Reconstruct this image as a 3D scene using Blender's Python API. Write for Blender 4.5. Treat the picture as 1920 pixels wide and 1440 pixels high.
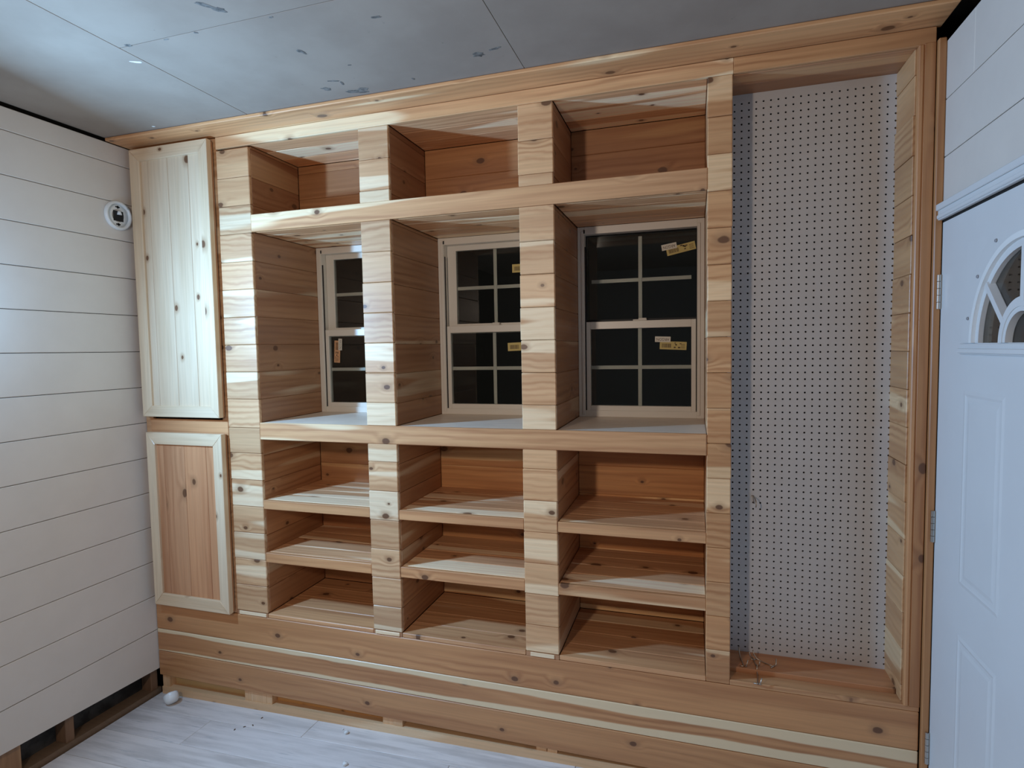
import bpy, bmesh, math, random
from mathutils import Vector, Matrix
random.seed(7)
C = bpy.context
for o in list(bpy.data.objects):
    bpy.data.objects.remove(o)
COL = C.scene.collection
# ------------------------------------------------------------------ camera
cam_d = bpy.data.cameras.new('camera'); cam = bpy.data.objects.new('camera', cam_d); COL.objects.link(cam)
fw = Vector((-.2973, .9529, -.0603)).normalized(); rt = Vector((.9548, .2968, -.0173)).normalized()
up = rt.cross(fw).normalized(); rt = fw.cross(up).normalized()
M = Matrix((rt, up, -fw)).transposed().to_4x4(); M.translation = Vector((2.6216, -2.2289, 1.7113))
cam.matrix_world = M
cam_d.sensor_width = 36; cam_d.lens = 20.517; cam_d.clip_start = .02
C.scene.camera = cam
# ------------------------------------------------------------------ world, lights, exposure
w = bpy.data.worlds.new('night'); C.scene.world = w; w.use_nodes = True
w.node_tree.nodes['Background'].inputs[0].default_value = (.013, .012, .010, 1)
w.node_tree.nodes['Background'].inputs[1].default_value = .3
def light(name, kind, loc, energy, color, size=.1, aim=None):
    d = bpy.data.lights.new(name, kind); d.energy = energy; d.color = color
    if kind == 'AREA': d.shape = 'DISK'; d.size = size
    else: d.shadow_soft_size = size
    o = bpy.data.objects.new(name, d); COL.objects.link(o); o.location = loc
    if aim is not None:
        o.rotation_euler = (Vector(aim) - Vector(loc)).to_track_quat('-Z', 'Y').to_euler()
    return o
COOL = (.31, .61, 1.0); WARM = (1.0, .83, .68)
light('work_light_bulb', 'POINT', (.24, -.94, 1.92), 7, COOL, .05)
light('work_light_panel', 'AREA', (.24, -.94, 1.92), 54, COOL, .10, (2.4, -.45, 1.66))
light('room_lamp', 'AREA', (1.6, -2.66, 2.12), 18.5, WARM, .13, (1.85, 0, 1.5))
VS = C.scene.view_settings
VS.view_transform = 'Standard'; VS.look = 'None'; VS.gamma = 1; VS.use_curve_mapping = False
VS.exposure = 0.0

# ------------------------------------------------------------------ node helpers
def mat(name):
    m = bpy.data.materials.new(name); m.use_nodes = True
    nt = m.node_tree; return m, nt, nt.nodes['Principled BSDF']
def N(nt, t, **kw):
    n = nt.nodes.new(t)
    for k, v in kw.items():
        if k in ('op', 'operation'): n.operation = v
        elif k == 'blend': n.blend_type = v
        elif k == 'dt': n.data_type = v
        elif k == 'feature': n.feature = v
        else: n.inputs[k].default_value = v
    return n
def L(nt, a, b): nt.links.new(a, b)
def math_n(nt, op, a, b=None, c=None, clamp=False):
    n = nt.nodes.new('ShaderNodeMath'); n.operation = op; n.use_clamp = clamp
    for i, x in enumerate((a, b, c)):
        if x is None: continue
        if hasattr(x, 'is_output'): L(nt, x, n.inputs[i])
        else: n.inputs[i].default_value = x
    return n.outputs[0]
def mix_n(nt, f, a, b, blend='MIX'):
    n = nt.nodes.new('ShaderNodeMix'); n.data_type = 'RGBA'; n.blend_type = blend
    for sock, x in ((n.inputs[0], f), (n.inputs[6], a), (n.inputs[7], b)):
        if hasattr(x, 'is_output'): L(nt, x, sock)
        elif isinstance(x, (int, float)): sock.default_value = x
        else: sock.default_value = (*x, 1)
    return n.outputs[2]
def ramp(nt, x, lo, hi):
    n = nt.nodes.new('ShaderNodeMapRange'); n.interpolation_type = 'SMOOTHSTEP'
    L(nt, x, n.inputs[0]); n.inputs[1].default_value = lo; n.inputs[2].default_value = hi
    return n.outputs[0]
def vmul(nt, v, s):
    n = nt.nodes.new('ShaderNodeVectorMath'); n.operation = 'MULTIPLY'; L(nt, v, n.inputs[0]); n.inputs[1].default_value = s
    return n.outputs[0]
def vadd(nt, a, b):
    n = nt.nodes.new('ShaderNodeVectorMath'); n.operation = 'ADD'; L(nt, a, n.inputs[0])
    if hasattr(b, 'is_output'): L(nt, b, n.inputs[1])
    else: n.inputs[1].default_value = b
    return n.outputs[0]
def noise(nt, v, scale=1, detail=2, rough=.5):
    n = nt.nodes.new('ShaderNodeTexNoise'); L(nt, v, n.inputs['Vector'])
    n.inputs['Scale'].default_value = scale; n.inputs['Detail'].default_value = detail; n.inputs['Roughness'].default_value = rough
    return n.outputs[0]
def objcoord(nt):
    """object coordinates shifted by a random amount per board, so no two boards share grain"""
    tc = nt.nodes.new('ShaderNodeTexCoord'); oi = nt.nodes.new('ShaderNodeObjectInfo')
    cb = nt.nodes.new('ShaderNodeCombineXYZ')
    for i, k in enumerate((43.0, 91.0, 67.0)):
        L(nt, math_n(nt, 'MULTIPLY', oi.outputs['Random'], k), cb.inputs[i])
    return tc, oi, vadd(nt, tc.outputs['Object'], cb.outputs[0])

def wood(name, heart, dark, sap, knot=(.125, .050, .022), rough=.40, ringf=210, knots=True, ring_amt=.55, wx=1.6, wamp=15.0, kth=.50):
    m, nt, b = mat(name)
    tc, oi, P = objcoord(nt)
    warp = noise(nt, vmul(nt, P, (wx, 5, 8)), 1, 3)
    warp2 = noise(nt, vmul(nt, P, (6, 24, 24)), 1, 2)
    # knots run through the thickness of a board, so they are looked up in its length and width only
    s0 = nt.nodes.new('ShaderNodeSeparateXYZ'); L(nt, P, s0.inputs[0]); c0 = nt.nodes.new('ShaderNodeCombineXYZ')
    L(nt, math_n(nt, 'MULTIPLY', s0.outputs[0], 4.4), c0.inputs[0]); L(nt, math_n(nt, 'MULTIPLY', s0.outputs[2], 6.2), c0.inputs[1])
    vo = nt.nodes.new('ShaderNodeTexVoronoi'); vo.voronoi_dimensions = '2D'; L(nt, c0.outputs[0], vo.inputs['Vector']); vo.inputs['Scale'].default_value = 1
    sc = nt.nodes.new('ShaderNodeSeparateColor'); L(nt, vo.outputs['Color'], sc.inputs[0])
    kd = math_n(nt, 'DIVIDE', vo.outputs['Distance'], math_n(nt, 'MULTIPLY_ADD', sc.outputs[1], .85, .38))   # knots of different sizes
    kn = math_n(nt, 'ADD', kd, math_n(nt, 'MULTIPLY', math_n(nt, 'GREATER_THAN', sc.outputs[0], kth), 5.0))   # only some cells hold a knot
    kd_w = math_n(nt, 'ADD', kn, math_n(nt, 'MULTIPLY', math_n(nt, 'SUBTRACT', warp2, .5), .11))
    near = math_n(nt, 'SUBTRACT', 1.0, ramp(nt, kn, 0, .33))
    sx = nt.nodes.new('ShaderNodeSeparateXYZ'); L(nt, P, sx.inputs[0])
    yz = math_n(nt, 'ADD', math_n(nt, 'MULTIPLY', sx.outputs[1], 1.1), sx.outputs[2])
    ph = math_n(nt, 'ADD', math_n(nt, 'MULTIPLY', yz, float(ringf)), math_n(nt, 'MULTIPLY', warp, float(wamp)))
    ph = math_n(nt, 'ADD', ph, math_n(nt, 'MULTIPLY', near, 7.0))
    ph = math_n(nt, 'ADD', ph, math_n(nt, 'MULTIPLY', warp2, 2.2))
    s = math_n(nt, 'SINE', ph)
    ring = math_n(nt, 'POWER', math_n(nt, 'MULTIPLY_ADD', s, .5, .5), 1.7)
    streak = noise(nt, vmul(nt, P, (3.5, 160, 160)), 1, 2)
    broad = noise(nt, vmul(nt, P, (.9, 11, 11)), 1, 2)
    col = mix_n(nt, math_n(nt, 'MULTIPLY', math_n(nt, 'MULTIPLY', ring, ramp(nt, noise(nt, vmul(nt, P, (1.1, 14, 14)), 1, 2), .30, .68)), ring_amt * 1.5, clamp=True), heart, dark)
    col = mix_n(nt, ramp(nt, broad, .40, .66), col, mix_n(nt, .6, col, dark))
    # pale sapwood: where broad noise passes a level set per board in object colour alpha
    sapn = noise(nt, vmul(nt, vadd(nt, P, (3, 17, 5)), (.7, 9, 9)), 1, 1.5)
    thr = math_n(nt, 'SUBTRACT', .86, math_n(nt, 'MULTIPLY', oi.outputs['Alpha'], .5))
    sapm = ramp(nt, math_n(nt, 'SUBTRACT', sapn, thr), -.015, .03)
    col = mix_n(nt, math_n(nt, 'MULTIPLY', sapm, .85), col, mix_n(nt, math_n(nt, 'MULTIPLY', ring, .22), sap, heart))
    col = mix_n(nt, 1.0, col, oi.outputs['Color'], 'MULTIPLY')
    fv = math_n(nt, 'MULTIPLY_ADD', streak, .34, .83)
    cc = nt.nodes.new('ShaderNodeCombineColor')
    for i in range(3): L(nt, fv, cc.inputs[i])
    col = mix_n(nt, 1.0, col, cc.outputs[0], 'MULTIPLY')
    if knots:
        halo = math_n(nt, 'SUBTRACT', 1.0, ramp(nt, kd_w, .06, .21))
        core = math_n(nt, 'SUBTRACT', 1.0, ramp(nt, kd_w, .055, .085))
        col = mix_n(nt, math_n(nt, 'MULTIPLY', halo, .5), col, (.30, .15, .07))
        col = mix_n(nt, math_n(nt, 'MULTIPLY', core, .92), col, knot)
    L(nt, col, b.inputs['Base Color']); b.inputs['Roughness'].default_value = rough
    L(nt, math_n(nt, 'MULTIPLY_ADD', streak, .25, rough - .12), b.inputs['Roughness'])
    bp = nt.nodes.new('ShaderNodeBump'); bp.inputs['Strength'].default_value = .10; bp.inputs['Distance'].default_value = .002
    L(nt, streak, bp.inputs['Height']); L(nt, bp.outputs[0], b.inputs['Normal'])
    return m
HEART, DARK, SAP = (.59, .315, .148), (.40, .182, .080), (.80, .60, .37)
cedar = wood('cedar', HEART, DARK, SAP)
cedar_short = wood('cedar_short', (.62, .375, .20), (.44, .222, .105), (.81, .62, .405), ringf=230, ring_amt=.62, wx=5.0, wamp=13.0, kth=.48)
pine_pale = wood('pale_cedar', (.70, .53, .36), (.60, .42, .26), (.80, .64, .45), ring_amt=.22, kth=.38, rough=.33)
cedar_red = wood('cedar_red', (.50, .255, .128), (.35, .150, .068), (.62, .37, .19))
stud_wood = wood('stud_wood', (.68, .45, .26), (.58, .36, .19), (.76, .57, .37), knots=True, ring_amt=.25)
old_wood = wood('old_wood', (.17, .105, .065), (.11, .065, .04), (.20, .13, .08), rough=.7)

def plain(name, color, rough=.5, metal=0, mottling=0, scale=8, spec=None, stretch=(1, 1, 1)):
    m, nt, b = mat(name)
    b.inputs['Roughness'].default_value = rough; b.inputs['Metallic'].default_value = metal
    b.inputs['Base Color'].default_value = (*color, 1)
    if spec is not None: b.inputs['Specular IOR Level'].default_value = spec
    if mottling:
        tc, oi, P = objcoord(nt)
        n = noise(nt, vmul(nt, P, tuple(scale * s for s in stretch)), 1, 4, .6)
        a = tuple(c * (1 - mottling) for c in color); c2 = tuple(min(1, c * (1 + mottling)) for c in color)
        L(nt, mix_n(nt, ramp(nt, n, .3, .7), a, c2), b.inputs['Base Color'])
    return m
shiplap = plain('white_shiplap_paint', (.72, .665, .605), .42, 0, .025, 5)
door_paint = plain('white_door_paint', (.69, .70, .705), .38, 0, .015, 4)
white_vinyl = plain('white_vinyl', (.74, .68, .60), .35)
white_plastic = plain('white_plastic', (.82, .84, .84), .3)
dark_gap = plain('dark_cavity', (.012, .011, .010), .9)
foil = plain('dark_insulation', (.035, .033, .030), .6, 0, .7, 14)
steel = plain('satin_nickel', (.55, .52, .48), .32, 1.0)
hook_metal = plain('zinc_wire', (.50, .42, .34), .35, 1.0)
black_slot = plain('black_slot', (.01, .01, .012), .6)
peg_mat = plain('white_hardboard', (.56, .53, .51), .5, 0, .02, 12)
sill_mat = plain('pale_sill_board', (.82, .70, .58), .4, 0, .06, 9, stretch=(1, 5, 5))
crumb_mat = plain('white_crumb', (.75, .75, .74), .6)
sticker_yellow = plain('sticker_yellow', (.58, .44, .14), .5)
sticker_white = plain('sticker_white', (.72, .66, .56), .5)
sticker_orange = plain('sticker_orange', (.62, .33, .17), .5, 0, .1, 60)
ink = plain('sticker_ink', (.10, .05, .02), .6)
other_wall = plain('room_wall_paint', (.30, .28, .25), .6, 0, .02, 4)

def glass_mat():
    m, nt, b = mat('window_glass')
    b.inputs['Base Color'].default_value = (.86, .90, .88, 1); b.inputs['Roughness'].default_value = .01
    b.inputs['Transmission Weight'].default_value = 1; b.inputs['IOR'].default_value = 1.45
    return m
glass = glass_mat()
def drywall():
    m, nt, b = mat('grey_drywall_paper')
    tc, oi, P = objcoord(nt)
    n = noise(nt, vmul(nt, P, (3, 3, 3)), 1, 5, .6); sp = noise(nt, vmul(nt, P, (34, 34, 34)), 1, 3, .6)
    col = mix_n(nt, ramp(nt, n, .3, .7), (.295, .235, .190), (.345, .28, .228))
    col = mix_n(nt, math_n(nt, 'MULTIPLY', ramp(nt, sp, .70, .78), .5), col, (.16, .14, .12))
    L(nt, col, b.inputs['Base Color']); b.inputs['Roughness'].default_value = .85; b.inputs['Specular IOR Level'].default_value = .15
    return m
drywall_m = drywall()
scuff_m = plain('torn_paper_scuff', (.15, .135, .12), .8, 0, .5, 60)
scuff_white = plain('plaster_fleck', (.8, .8, .78), .7)
def vinyl():
    m, nt, b = mat('grey_washed_vinyl')
    tc, oi, P = objcoord(nt)
    n1 = noise(nt, vmul(nt, P, (2.2, 26, 26)), 1, 5, .65); n2 = noise(nt, vmul(nt, P, (5, 60, 60)), 1, 3, .6); n3 = noise(nt, vmul(nt, P, (1.5, 5, 5)), 1, 3)
    col = mix_n(nt, ramp(nt, n1, .35, .62), (.56, .52, .50), (.77, .72, .70))
    col = mix_n(nt, ramp(nt, n2, .60, .75), col, (.42, .425, .435))
    col = mix_n(nt, math_n(nt, 'MULTIPLY', ramp(nt, n3, .4, .65), .5), col, (.83, .78, .76))
    col = mix_n(nt, 1.0, col, oi.outputs['Color'], 'MULTIPLY')
    L(nt, col, b.inputs['Base Color']); b.inputs['Roughness'].default_value = .42
    return m
vinyl_m = vinyl()

# ------------------------------------------------------------------ object helpers
def link(name, me, parent=None):
    o = bpy.data.objects.new(name, me); COL.objects.link(o)
    if parent is not None: o.parent = parent
    return o
def tag(o, label=None, cat=None, group=None, kind=None):
    for k, v in (('label', label), ('category', cat), ('group', group), ('kind', kind)):
        if v: o[k] = v
    return o
def empty(name, loc=(0, 0, 0)):
    o = bpy.data.objects.new(name, None); COL.objects.link(o); o.location = loc; o.empty_display_size = .1
    return o
def mesh(name, verts, faces, materials, parent=None, mi=None, smooth=False):
    me = bpy.data.meshes.new(name); me.from_pydata([tuple(v) for v in verts], [], faces); me.validate()
    for mm in (materials if isinstance(materials, (list, tuple)) else [materials]): me.materials.append(mm)
    if mi:
        for p, i in zip(me.polygons, mi): p.material_index = i
    bm = bmesh.new(); bm.from_mesh(me); bmesh.ops.recalc_face_normals(bm, faces=bm.faces); bm.to_mesh(me); bm.free()
    if smooth:
        for p in me.polygons: p.use_smooth = True
    return link(name, me, parent)
def box_bm(bm, x0, x1, y0, y1, z0, z1, bev=0):
    vs = [bm.verts.new((x, y, z)) for x in (x0, x1) for y in (y0, y1) for z in (z0, z1)]
    f = [(0, 1, 3, 2), (4, 6, 7, 5), (0, 4, 5, 1), (2, 3, 7, 6), (0, 2, 6, 4), (1, 5, 7, 3)]
    fs = [bm.faces.new([vs[i] for i in q]) for q in f]
    bmesh.ops.recalc_face_normals(bm, faces=fs)
    if bev:
        es = list({e for q in fs for e in q.edges})
        bmesh.ops.bevel(bm, geom=es, offset=bev, segments=1, affect='EDGES', profile=.5)
def root_off(parent):
    """world offset of a parent chain (all parents here are unrotated)"""
    v = Vector((0, 0, 0)); p = parent
    while p is not None: v += p.location; p = p.parent
    return v
def tint(o, t=None, sap=0.0, spread=.07):
    if t is None: t = (1, 1, 1)
    k = 1 + random.uniform(-spread, spread); h = random.uniform(-.02, .02)
    o.color = (t[0] * k, t[1] * k * (1 + h), t[2] * k * (1 + 2.2 * h), sap)
    return o
def plank(name, x0, x1, y0, y1, z0, z1, axis, m, parent=None, bev=.0018, t=None, sap=None, spread=.07):
    """one board, grain along world axis 'x', 'y' or 'z'; in its own frame X is the grain, Y the thickness, Z the width"""
    ce = Vector(((x0 + x1) / 2, (y0 + y1) / 2, (z0 + z1) / 2)); d = (x1 - x0, y1 - y0, z1 - z0)
    g = 'xyz'.index(axis); a, b = [k for k in range(3) if k != g]
    th = a if d[a] < d[b] else b; wi = b if th == a else a
    E3 = [Vector((1, 0, 0)), Vector((0, 1, 0)), Vector((0, 0, 1))]
    X = E3[g]; Y = E3[th]; Z = X.cross(Y)
    l = (d[g], d[th], d[wi]); bm = bmesh.new(); h = [q / 2 for q in l]
    box_bm(bm, -h[0], h[0], -h[1], h[1], -h[2], h[2], min(bev, min(h) * .45) if bev else 0)
    me = bpy.data.meshes.new(name); bm.to_mesh(me); bm.free(); me.materials.append(m)
    o = link(name, me, parent); o.rotation_euler = Matrix((X, Y, Z)).transposed().to_euler(); o.location = ce - root_off(parent)
    if sap is None: sap = random.choice((.25, .4, .55, .62, .68))
    return tint(o, t, sap, spread)
def boxes(name, lst, m, parent=None, bev=0):
    """several boxes as one mesh object, world coordinates"""
    bm = bmesh.new(); off = root_off(parent)
    for x0, x1, y0, y1, z0, z1 in lst:
        box_bm(bm, x0 - off.x, x1 - off.x, y0 - off.y, y1 - off.y, z0 - off.z, z1 - off.z, bev)
    me = bpy.data.meshes.new(name); bm.to_mesh(me); bm.free(); me.materials.append(m)
    return link(name, me, parent)
def tube(name, pts, r, m, parent=None, seg=8, closed_caps=True):
    off = root_off(parent); pts = [Vector(p) - off for p in pts]; verts = []; faces = []
    prev = None
    for i, p in enumerate(pts):
        d = (pts[min(i + 1, len(pts) - 1)] - pts[max(i - 1, 0)]).normalized()
        a = d.orthogonal().normalized() if prev is None else (prev - d * prev.dot(d)).normalized()
        prev = a; b = d.cross(a)
        for k in range(seg):
            t = 2 * math.pi * k / seg; verts.append(p + (a * math.cos(t) + b * math.sin(t)) * r)
    for i in range(len(pts) - 1):
        for k in range(seg):
            faces.append((i * seg + k, i * seg + (k + 1) % seg, (i + 1) * seg + (k + 1) % seg, (i + 1) * seg + k))
    if closed_caps: faces += [tuple(range(seg)), tuple(range((len(pts) - 1) * seg, len(pts) * seg))]
    return mesh(name, verts, faces, m, parent, smooth=True)
def lathe(name, prof, m, parent=None, mat4=None, seg=32, loc=(0, 0, 0), smooth=True):
    verts = []; faces = []; n = len(prof)
    for k in range(seg):
        t = 2 * math.pi * k / seg
        for r, h in prof: verts.append(Vector((r * math.cos(t), r * math.sin(t), h)))
    for k in range(seg):
        for j in range(n - 1):
            a, b2 = k * n + j, ((k + 1) % seg) * n + j
            faces.append((a, b2, b2 + 1, a + 1))
    if mat4 is not None: verts = [mat4 @ v for v in verts]
    o = mesh(name, verts, faces, m, parent, smooth=smooth); o.location = loc
    return o

# ------------------------------------------------------------------ measured grid (metres)
C1R, C2L, C2R, C3L, C3R, C4L, C4R, NR = .6926, 1.2599, 1.4019, 1.9662, 2.1058, 2.6671, 2.7505, 3.3191
RW = 3.379
J3, J2, J1, BT = .0705, .2001, .3162, .4742
S2B, S2T, S1B, S1T = .7246, .7704, .9795, 1.0217
CB, CT, R1B, R1T, TOP, HB = 1.3086, 1.3877, 2.2647, 2.3417, 2.6530, 2.7085
CEIL = 2.724
DW, DL, DU = .475, .450, .352          # depth of the window bays, lower shelves, upper cubbies
TH = .018
OPEN = [(C1R, C2L), (C2R, C3L), (C3R, C4L)]
def floor_z(x, y): return -.030 + .022 * x - .022 * y

# ------------------------------------------------------------------ room shell
YB = -4.6
# floor: slightly out of level, grey planks over a dark subfloor
fl = empty('floor'); tag(fl, kind='structure')
def floor_board(name, x0, x1, y0, y1, zt, zb, m, parent, ch=.0015):
    v = [(x0, y0), (x1, y0), (x1, y1), (x0, y1)]
    # built in local coordinates so each board carries its own grain
    cx, cy = (x0 + x1) / 2, (y0 + y1) / 2; cz = floor_z(cx, cy)
    vs = []
    for dz, e in ((zb, 0), (zt - ch, 0), (zt, ch)):
        for sx, sy, (x, y) in ((1, 1, v[0]), (-1, 1, v[1]), (-1, -1, v[2]), (1, -1, v[3])):
            vs.append((x + sx * e - cx, y + sy * e - cy, floor_z(x, y) + dz - cz))
    fs = [(0, 1, 2, 3), (8, 9, 10, 11)]
    for a in (0, 4):
        for k in range(4): fs.append((a + k, a + (k + 1) % 4, a + 4 + (k + 1) % 4, a + 4 + k))
    o = mesh(name, vs, fs, m, parent); o.location = (cx, cy, cz)
    return o
floor_board('subfloor', -.12, RW + .1, YB, .6, -.012, -.06, dark_gap, fl)
y = .0605
rows = 0
while y > -3.3:
    x = -.005; first = [.95, .45, 1.25, .7, .2][rows % 5]
    while x < RW:
        ln = first if x < 0 else 1.22
        o = floor_board('plank', x, min(x + ln, RW), y - .18 + .001, y - .001, 0, -.010, vinyl_m, fl)
        tint(o, None, 0, .05); x += ln + .0012
    y -= .18; rows += 1
# ceiling: grey drywall sheets
ce = boxes('ceiling', [(-.12, RW + .1, YB, .6, CEIL + .014, CEIL + .05)], dark_gap); tag(ce, kind='structure')
def sheet(x0, x1, y0, y1):
    o = plank('drywall_sheet', x0, x1, y0, y1, CEIL, CEIL + .0125, 'x', drywall_m, ce, bev=.001, spread=.02); return o
sheet(.0, .8085, YB, .0); sheet(.8105, 2.034, YB, -.7085); sheet(.8105, 2.034, -.7065, .0); sheet(2.0355, RW, YB, 0)
def scuff(x, y, rx, ry, a, seed, m=scuff_m):
    r = random.Random(seed); n = 14; vs = []; top = []
    for k in range(n):
        t = 2 * math.pi * k / n; q = 1 + r.uniform(-.28, .28)
        px, py = rx * q * math.cos(t), ry * q * math.sin(t)
        vs.append((px * math.cos(a) - py * math.sin(a), px * math.sin(a) + py * math.cos(a), 0))
    low = [(v[0] * .8, v[1] * .8, -.0007) for v in vs]
    fs = [tuple(range(n, 2 * n))] + [(k, (k + 1) % n, n + (k + 1) % n, n + k) for k in range(n)]
    o = mesh('scuff_mark', vs + low, fs, m, ce); o.location = (x, y, CEIL - .0002)
for i, (x, y, rx, ry, a) in enumerate([(1.263, -.807, .028, .010, .9), (1.285, -.775, .02, .012, .6), (1.356, -.493, .018, .010, 1.2), (1.2665, -.224, .020, .014, .6), (1.335, -.272, .024, .006, .3), (1.352, -.248, .006, .014, .3), (1.365, -.166, .042, .016, .3),
        (1.400, -.178, .022, .014, .3), (1.9128, -.279, .020, .018, 0), (1.979, -.297, .026, .007, -.2), (1.6986, -.5925, .018, .006, .2), (.8527, -.7127, .011, .009, 0), (1.12, -.70, .007, .006, 0), (1.456, -.36, .008, .004, 0), (1.62, -.19, .008, .006, 1), (1.0, -.70, .010, .004, 0), (1.40, -.695, .009, .004, 0)]):
    scuff(x, y, rx, ry, a, i)
scuff(.78, -.62, .020, .006, .5, 90, scuff_white); scuff(.33, -.16, .007, .005, .5, 91, scuff_white)

# left wall: painted shiplap over a dark cavity, bottom board missing
wl = boxes('wall_left', [(-.12, -.09, YB, .56, -.12, CEIL + .014)], foil); tag(wl, kind='structure')
zl = [1.728 + k * .1775 for k in range(-8, 6)]
bounds = [.104] + zl + [2.709]
for k in range(len(bounds) - 1):
    z0, z1 = bounds[k] + .0012, bounds[k + 1] - .0012
    if k == 0:
        y0 = -3.6; zb0, zb1 = .104 - y0 * .044, .104
        vs = [(x, y, z) for x in (-.016, 0) for (y, z) in ((y0, zb0), (.02, zb1), (.02, z1), (y0, z1))]
        mesh('plank', vs, [(0, 1, 2, 3), (4, 5, 6, 7), (0, 1, 5, 4), (1, 2, 6, 5), (2, 3, 7, 6), (3, 0, 4, 7)], shiplap, wl)
    else:
        o = plank('plank', -.016, 0, -3.6, .02, z0, z1, 'y', shiplap, wl, bev=.0022)
boxes('backing', [(-.024, -.0165, -3.6, .02, .16, 2.70)], dark_gap, wl)
for yy in (-.03, -.455, -.70, -1.10, -1.5, -1.9, -2.3, -2.7, -3.1):
    plank('stud', -.088, -.024, yy - (.02 if yy < -.6 and yy > -.8 else 0), yy + .038 + (.03 if -.8 < yy < -.6 else 0), -.03 - yy * .02, .2, 'z', old_wood, wl, t=(1.6, 1.5, 1.4) if yy > -.6 else (2.4, 2.2, 1.9))
vs = [(x, y, floor_z(0, y) + dz) for x in (-.088, -.014) for (y, dz) in ((-3.6, -.01), (.02, -.01), (.02, .024), (-3.6, .024))]
mesh('sole_plate', vs, [(0, 1, 2, 3), (4, 5, 6, 7), (0, 1, 5, 4), (1, 2, 6, 5), (2, 3, 7, 6), (3, 0, 4, 7)], old_wood, wl)
plank('sheathing', -.09, -.087, -.72, -.3, -.02, .17, 'y', foil, wl)

# back wall behind the joinery, with the window holes cut out
wb = []
ys = (.563, .60)
wb.append((-.12, RW + .1, *ys, -.1, CT)); wb.append((-.12, RW + .1, *ys, R1B, CEIL + .014))
xs = [-.12] + [v for p in OPEN for v in p] + [RW + .1]
for i in range(0, len(xs), 2): wb.append((xs[i], xs[i + 1], *ys, CT, R1B))
tag(boxes('wall_back', wb, dark_gap), kind='structure')
# right wall: white boards above and beyond the door
wr = boxes('wall_right', [(RW + .10, RW + .14, YB, .56, -.12, CEIL + .014)], dark_gap); tag(wr, kind='structure')
DTOP, DY0, DY1 = 2.088, -.0188, -1.03
zr = [2.148, 2.2936, 2.4717, 2.652]
for a, b in zip(zr[:-1], zr[1:]):
    if b > 2.64:
        plank('plank', RW, RW + .016, -.2072, .0, a + .0012, b, 'y', shiplap, wr, bev=.0018, t=None)
        plank('plank', RW, RW + .016, -3.6, -.2088, a + .0012, b, 'y', shiplap, wr, bev=.0018)
    else:
        plank('plank', RW, RW + .016, -3.6, .0, a + .0012, b - .0012, 'y', shiplap, wr, bev=.0018)
z = 0.0
while z < 2.1:
    plank('plank', RW, RW + .016, -3.6, DY1 - .06, z, min(z + .176, 2.146), 'y', shiplap, wr, bev=.0018); z += .1785
boxes('backing', [(RW + .017, RW + .022, -3.6, .0, 2.15, 2.64)], dark_gap, wr)
# wall behind the camera and a darker far end, for bounce and for reflections in the panes
tag(boxes('wall_front', [(-.12, RW + .14, YB - .04, YB, -.12, CEIL + .014)], other_wall), kind='structure')

# ------------------------------------------------------------------ built-in bookcase
bk = empty('built_in_bookcase', (1.4, 0, 0))
tag(bk, 'tall knotty cedar bookcase wall with open cubbies above and below three windows', 'bookcase')
def rnd_t(lo=.92, hi=1.06): k = random.uniform(lo, hi); return (k, k, k)
def split(z0, z1, joints):
    js = [z0] + [j for j in joints if z0 + .012 < j < z1 - .012] + [z1]
    return list(zip(js[:-1], js[1:]))
def column(x0, x1, segs, offs, pitch, name='column', t=None):
    core = boxes(name, [(x0 + .02, x1 - .02, TH + .004, .56, BT - .018, TOP + .018), (x0 + .001, x1 - .001, .0005 if name and x1 < 2.7 else TH + .002, TH + .003, BT - .0190, BT - .001)], cedar_red, bk); core.color = (1, 1, 1, .2)
    for z0, z1 in segs:
        joints = [offs + k * pitch for k in range(-20, 20)]
        for a, b in split(z0, z1, joints):
            e = random.uniform(-.0012, .0012)
            plank('plank', x0 + e, x1 + random.uniform(-.0015, .001), random.uniform(-.0006, .0012), TH, a + .0007, b - .0007, 'x', cedar_short, core, bev=.0026, t=t, sap=random.choice((.3, .45, .55, .6, .66, .7)), spread=.09)
    return core
col1 = column(.512, C1R, [(BT, 1.362), (1.362, 2.646)], 1.2417, .1275)
col2 = column(C2L, C2R, [(BT, CB), (CT, R1B), (R1T, TOP)], 1.2300, .1290, t=(1.05, 1.05, 1.05))
col3 = column(C3L, C3R, [(BT, CB), (CT, R1B), (R1T, TOP)], 1.2298, .1285, t=(1.08, 1.03, .97))
col4 = column(C4L, C4R, [(BT - .0195, TOP)], 1.0959, .1290, t=(.97, .84, .71))
for o, t in ((col1, 'column at the left, beside the cabinet doors'), (col4, 'column at the right, edge of the pegboard niche')): o['label'] = t
# tongue offcuts under the columns
for x0, x1, c in ((.528, C1R - .008, col1), (C2L + .01, C2R - .012, col2), (C3L + .02, C3R - .02, col3)):
    plank('tongue_strip', x0, x1, -.003, TH, .4570, BT - .0012, 'x', cedar_short, c, bev=.001, t=(1.15, 1.18, 1.2), sap=.9)
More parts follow.
